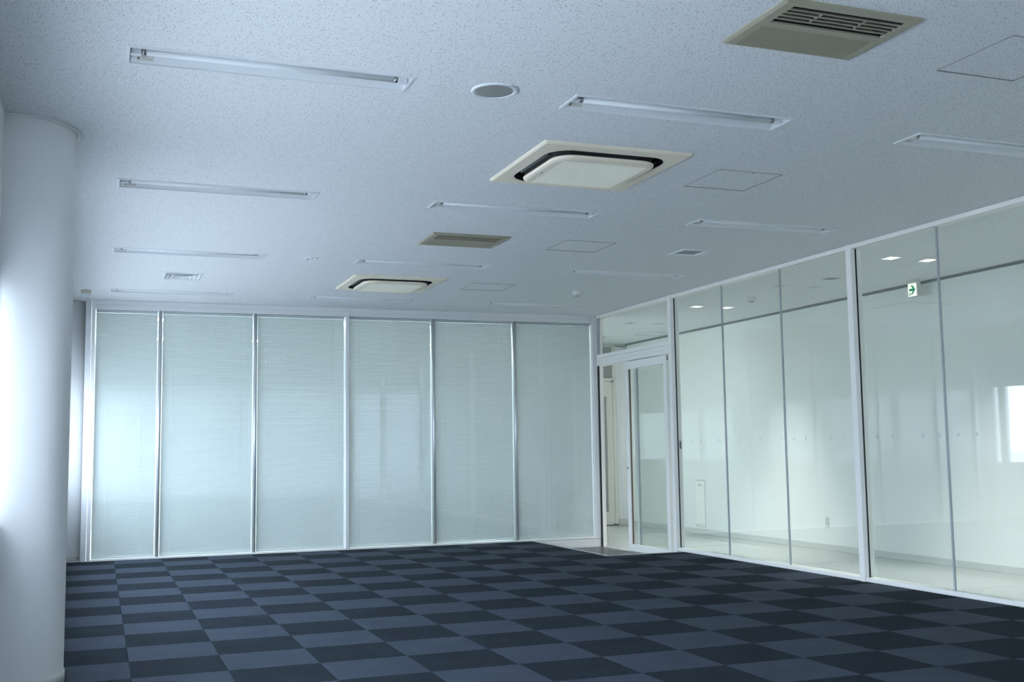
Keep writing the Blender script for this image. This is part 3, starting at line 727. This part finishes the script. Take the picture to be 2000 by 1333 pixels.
def make_vent():
    t = thing('ceiling_vent', '', 'ceiling vent', (0, 0, ZC), group='beige ceiling ventilation units')
    hx, hy = VW/2, VH/2
    # openings as (x0,x1,y0,y1): wide louvers on the near side, fine grille on the far side
    ox = .280; A = (-ox, ox, -.205, -.035); B = (-ox, ox, .013, .220)
    f = holed_plane(-hx+.012, hx-.012, -hy+.012, hy-.012, -.016, [A, B])
    f.loft([[(-hx,-hy,0),(hx,-hy,0),(hx,hy,0),(-hx,hy,0)], [(-hx,-hy,-.008),(hx,-hy,-.008),(hx,hy,-.008),(-hx,hy,-.008)],
            [(-hx+.012,-hy+.012,-.016),(hx-.012,-hy+.012,-.016),(hx-.012,hy-.012,-.016),(-hx+.012,hy-.012,-.016)]])
    for o in (A, B):
        z1 = -.008 if o is A else -.004
        f.loft([[(o[0],o[2],z),(o[1],o[2],z),(o[1],o[3],z),(o[0],o[3],z)] for z in (-.016, z1)])
    part('frame', f, BEIGE, t)
    dw = MB(); dw.loft([[(A[0],A[2],z),(A[1],A[2],z),(A[1],A[3],z),(A[0],A[3],z)] for z in (-.008, .09)]); part('duct_wall', dw, DARK, t)
    part('duct_back', MB().box(-ox, ox, -.205, -.035, .088, .092), DARK, t)
    for k in range(4):
        y = -.172+.032*k
        mb = MB(); mb.loft([[(x, y-.004, -.014), (x, y+.003, -.016), (x, y+.006, -.005), (x, y+.002, -.004)] for x in (-ox, ox)], cap=True)
        part('louver', mb, BEIGE, t)
    for x in (-.112, .108): 
        for k in range(3):
            y = -.172+.032*k
            part('divider', MB().box(x-.003, x+.003, y+.004, y+.030, -.013, -.004), BEIGE, t)
    part('grille_back', MB().box(-ox, ox, .013, .220, -.006, -.003), plain('vent_filter', (.16, .15, .11), .8) if 'vent_filter' not in MATS else MATS['vent_filter'], t)
    sm = MB().bbox(-ox, ox, -.0032, .0032, -.0155, -.0075, .0012, 'x').mesh('grille_slat', BEIGE)
    for k in range(19): obj('grille_slat', sm, t, (0, .0205+.0107*k, 0))
    for x in (-.10, .10): part('grille_rib', MB().box(x-.002, x+.002, .013, .220, -.014, -.008), BEIGE, t)
    part('housing', MB().box(-hx+.03, hx-.03, -hy+.03, hy-.03, .095, .20), DARK, t)
    return t
va = make_vent(); va.location = (*VENT[0], ZC); va['label'] = 'beige louvered ceiling vent at the top of the picture, nearest the camera'
dup(va, (*VENT[1], ZC), 'smaller looking beige louvered ceiling vent between the two air conditioners')

def make_hatch():
    t = thing('ceiling_hatch', '', 'ceiling hatch', (0, 0, ZC), group='square ceiling access hatches')
    h = HS/2; f = MB()
    f.loft([[(-a,-a,z),(a,-a,z),(a,a,z),(-a,a,z)] for a, z in ((h+.003, 0), (h+.003, -.0025), (h-.001, -.0025), (h-.001, .012))])
    part('hatch_frame', f, HATCHF, t)
    part('gap', MB().box(-h+.001, h-.001, -h+.001, h-.001, .010, .012), DARK, t)
    part('hatch_panel', MB().box(-h+.005, h-.005, -h+.008, h-.008, -.0005, .009), CEIL, t)
    part('latch', MB().cyl((.02, -h+.020), .008, -.003, -.0012, 14), HATCHF, t)
    return t
HL = ('square ceiling hatch cut off by the right edge of the picture', 'square ceiling hatch right of the nearer air conditioner',
      'square ceiling hatch right of the farther beige vent', 'square ceiling hatch right of the farther air conditioner')
ha = make_hatch()
for k, (x, y) in enumerate(HATCH):
    if k == 0: ha.location = (x, y, ZC); ha['label'] = HL[0]
    else: dup(ha, (x, y, ZC), HL[k])

sp = thing('ceiling_speaker', 'round grey ceiling speaker with white rim', 'speaker', (1.602, -7.820, ZC))
part('rim', MB().lathe([(.116, 0), (.116, -.006), (.110, -.010), (.094, -.006), (.093, -.004)], 48), LAMP_W, sp)
part('speaker_grille', MB().lathe([(.094, -.0045), (.06, -.0075), (.001, -.0085)], 48, cap1=True), MESHM, sp)

dn = thing('small_downlight', 'tiny round recessed downlight in the ceiling near the farther light rows', 'downlight', (1.594, -2.885, ZC))
part('trim_ring', MB().lathe([(.062, 0), (.062, -.004), (.055, -.006), (.038, -.003), (.036, .03), (.001, .032)], 32, cap1=True), LAMP_W, dn)
part('lamp', MB().lathe([(.026, .03), (.026, .008), (.018, -.003), (.001, -.005)], 24, cap1=True), LENS, dn)
part('shade_cup', MB().lathe([(.0355, .02), (.028, .002)], 24), DARK, dn)

def detector(name, x, y, label, base_h, r, body, dome):
    t = thing(name, label, 'detector', (x, y, ZC), group='ceiling detectors')
    part('base', MB().lathe([(r, 0), (r, -base_h), (r*.93, -base_h-.003)], 32, cap1=True), body, t)
    part('dome', MB().lathe([(r*.92, -base_h-.003), (r*.88, -base_h-.022), (r*.62, -base_h-.038), (r*.2, -base_h-.042)], 32, cap1=True), dome, t)
    part('vent_band', MB().lathe([(r*.60, -base_h-.036), (r*.60, -base_h-.046), (r*.2, -base_h-.048)], 24, cap1=True), GREYP if dome is DOME else dome, t)
    return t
detector('motion_detector', -0.347, -0.330, 'round detector with cream base on the ceiling above the far column', .036, .050, DOME_B, LENS)
detector('smoke_detector', 4.815, -1.610, 'white smoke detector on the office ceiling near the door corner', .012, .051, DOME, DOME)
detector('smoke_detector', 7.050, -1.700, 'smoke detector on the corridor ceiling behind the glass wall', .012, .058, DOME, DOME)

sv = thing('square_vent', 'small square white ceiling vent near the glass wall', 'ceiling vent', (*SV, ZC))
f = MB(); f.loft([[(-a,-a,z),(a,-a,z),(a,a,z),(-a,a,z)] for a, z in ((.150, 0), (.150, -.006), (.142, -.010), (.118, -.008), (.105, .012))]); part('frame', f, LAMP_W, sv)
part('mesh_plate', MB().box(-.107, .107, -.107, .107, .010, .014), GREYP, sv)
for k in range(8): part('slat', MB().bbox(-.105, .105, -.092+.0263*k-.003, -.092+.0263*k+.003, .001, .009, .001, 'x'), GREYP, sv)
part('housing', MB().box(-.12, .12, -.12, .12, .03, .1), DARK, sv)

df = thing('square_diffuser', 'stepped white square air diffuser on the ceiling near the far column', 'air diffuser', (*DF, ZC))
def cone(h0, z0, h1, z1, h2=None, z2=None):
    mb = MB(); lp = [[(-a*.90,-a,z),(a*.90,-a,z),(a*.90,a,z),(-a*.90,a,z)] for a, z in ((h0, z0), (h1, z1))]; mb.loft(lp); return mb
f = MB(); f.loft([[(-a*.85,-a,z),(a*.85,-a,z),(a*.85,a,z),(-a*.85,a,z)] for a, z in ((.212, 0), (.212, -.006), (.196, -.010), (.150, .030))]); part('frame', f, LAMP_W, df)
for k, (a, b_, za, zb) in enumerate(((.150, .105, -.012, .028), (.100, .062, -.014, .022), (.055, .030, -.012, .012))):
    mb = MB(); mb.loft([[(-q*.85,-q,z_),(q*.85,-q,z_),(q*.85,q,z_),(-q*.85,q,z_)] for q, z_ in ((a, za), (b_, zb), (b_-.004, zb), (a-.004, za))]); part('cone', mb, LAMP_W, df)
part('core', MB().box(-.022, .022, -.026, .026, -.006, .0), LAMP_W, df)
part('duct', MB().box(-.155, .155, -.185, .185, .032, .10), GREYP, df)

CDL = {0: 'lit square downlight on the corridor ceiling, nearer pair, left one', 1: 'lit square downlight on the corridor ceiling, nearer pair, beside the glass joint',
       2: 'lit square downlight on the corridor ceiling, farther pair, left one', 3: 'lit square downlight on the corridor ceiling, farther pair, right one',
       4: 'unlit square downlight on the corridor ceiling left of the corridor vent, left one', 5: 'unlit square downlight on the corridor ceiling left of the corridor vent, right one',
       6: 'unlit square downlight seen through the transom window, left one', 7: 'unlit square downlight seen through the transom window, right one',
       8: 'farthest unlit square downlight, low behind the transom window', 9: 'lit square downlight added farther along the corridor outside the picture, left one',
       10: 'lit square downlight added farther along the corridor outside the picture, right one', 11: 'last lit square downlight added to the corridor outside the picture, left one',
       12: 'last lit square downlight added to the corridor outside the picture, right one'}
for k, (x, y, lit) in enumerate(DL):
    t = thing('square_downlight', CDL[k], 'downlight', (x, y, ZC), group='square downlights in the corridor ceiling')
    f = MB(); f.loft([[(-a,-b,z),(a,-b,z),(a,b,z),(-a,b,z)] for a, b, z in ((.078, .083, 0), (.078, .083, -.004), (.063, .068, -.004), (.055, .058, .060))]); part('frame', f, LAMP_W, t)
    part('diffuser', MB().box(-.060, .060, -.064, .064, .012 if lit else .058, .064), LIT if lit else UNLIT, t)
    if lit:
        sd = bpy.data.lights.new('downlight_beam', 'SPOT'); sd.energy = 47; sd.color = (1.0, 1.0, 0.98)
        sd.spot_size = math.radians(78); sd.spot_blend = 1.0; sd.shadow_soft_size = .05
        so_ = bpy.data.objects.new('downlight_beam', sd); COL.objects.link(so_); so_.parent = t; so_.location = (0, 0, -.005)
t = thing('corridor_vent', 'square grey vent on the corridor ceiling behind the glass', 'ceiling vent', (7.055, -3.215, ZC))
f = MB(); f.loft([[(-a,-a,z),(a,-a,z),(a,a,z),(-a,a,z)] for a, z in ((.095, 0), (.095, -.006), (.080, -.007), (.078, -.002))]); part('frame', f, LAMP_W, t)
part('mesh_plate', MB().box(-.079, .079, -.079, .079, -.004, -.001), GREYP, t)
for k in range(6): part('slat', MB().box(-.078, .078, -.065+.026*k-.003, -.065+.026*k+.003, -.008, -.004), GREYP, t)
hc = dup(ha, (7.88, 2.28, ZC), 'square hatch in the corridor ceiling seen through the transom window')

# lights burning in the neighbouring room behind the blinds
k = 0
for y in (2.05, 4.50):
    for x in LX:
        t = thing('lit_ceiling_light', 'lit ceiling light behind the blinds, %s row, %s of three' % ('near' if y < 3 else 'far', ('left', 'middle', 'right')[LX.index(x)]), 'ceiling light', (x+LL/2, y, ZC), group='lit lights behind the blinds')
        part('frame', MB().bbox(-LL/2, LL/2, -.115, .115, -.012, 0, .004, 'x'), LAMP_W, t)
        part('diffuser', MB().bbox(-LL/2+.02, LL/2-.02, -.095, .095, -.030, -.012, .006, 'x'), LITP, t)
        k += 1

# ------------------------------------------------------------------ outside
gr = obj('ground', MB().box(-600, 400, -400, 400, -7.2, -7.0).mesh('ground', GROUND), kind='structure', label='pale open ground outside the windows'); gr['category'] = 'ground'
sh = struct('skyline_shed', MB().box(-56, -40, -50, 70, -7.0, .4), SHEDW, 'long low white building outside, seen only as a reflection', 'building')
part('shed_roof', MB().bbox(-56.4, -39.6, -50.5, 70.5, .4, .7, .1, 'y'), SHEDW, sh)
NAMES = ('squat', 'slim', 'broad', 'tallest', 'wide stepped', 'end')
for k, (y, w, h, x) in enumerate(((-60, 22, 26, -190), (-20, 16, 34, -210), (8, 26, 22, -180), (44, 18, 38, -200), (78, 24, 30, -190), (115, 20, 24, -200))):
    t = struct('skyline_tower', MB().box(x-8, x+8, y-w/2, y+w/2, -7, h-7), CITY, '%s hazy tower block on the skyline outside the windows' % NAMES[k], 'building')
    part('tower_roof', MB().box(x-3, x+3, y-w/5, y+w/5, h-7, h-4.5), CITY, t)
    q = -4.0
    while q < h-8.5:
        part('window_band', MB().box(x+8, x+8.15, y-w/2+1, y+w/2-1, q, q+1.4), CITYW, t); q += 3.2
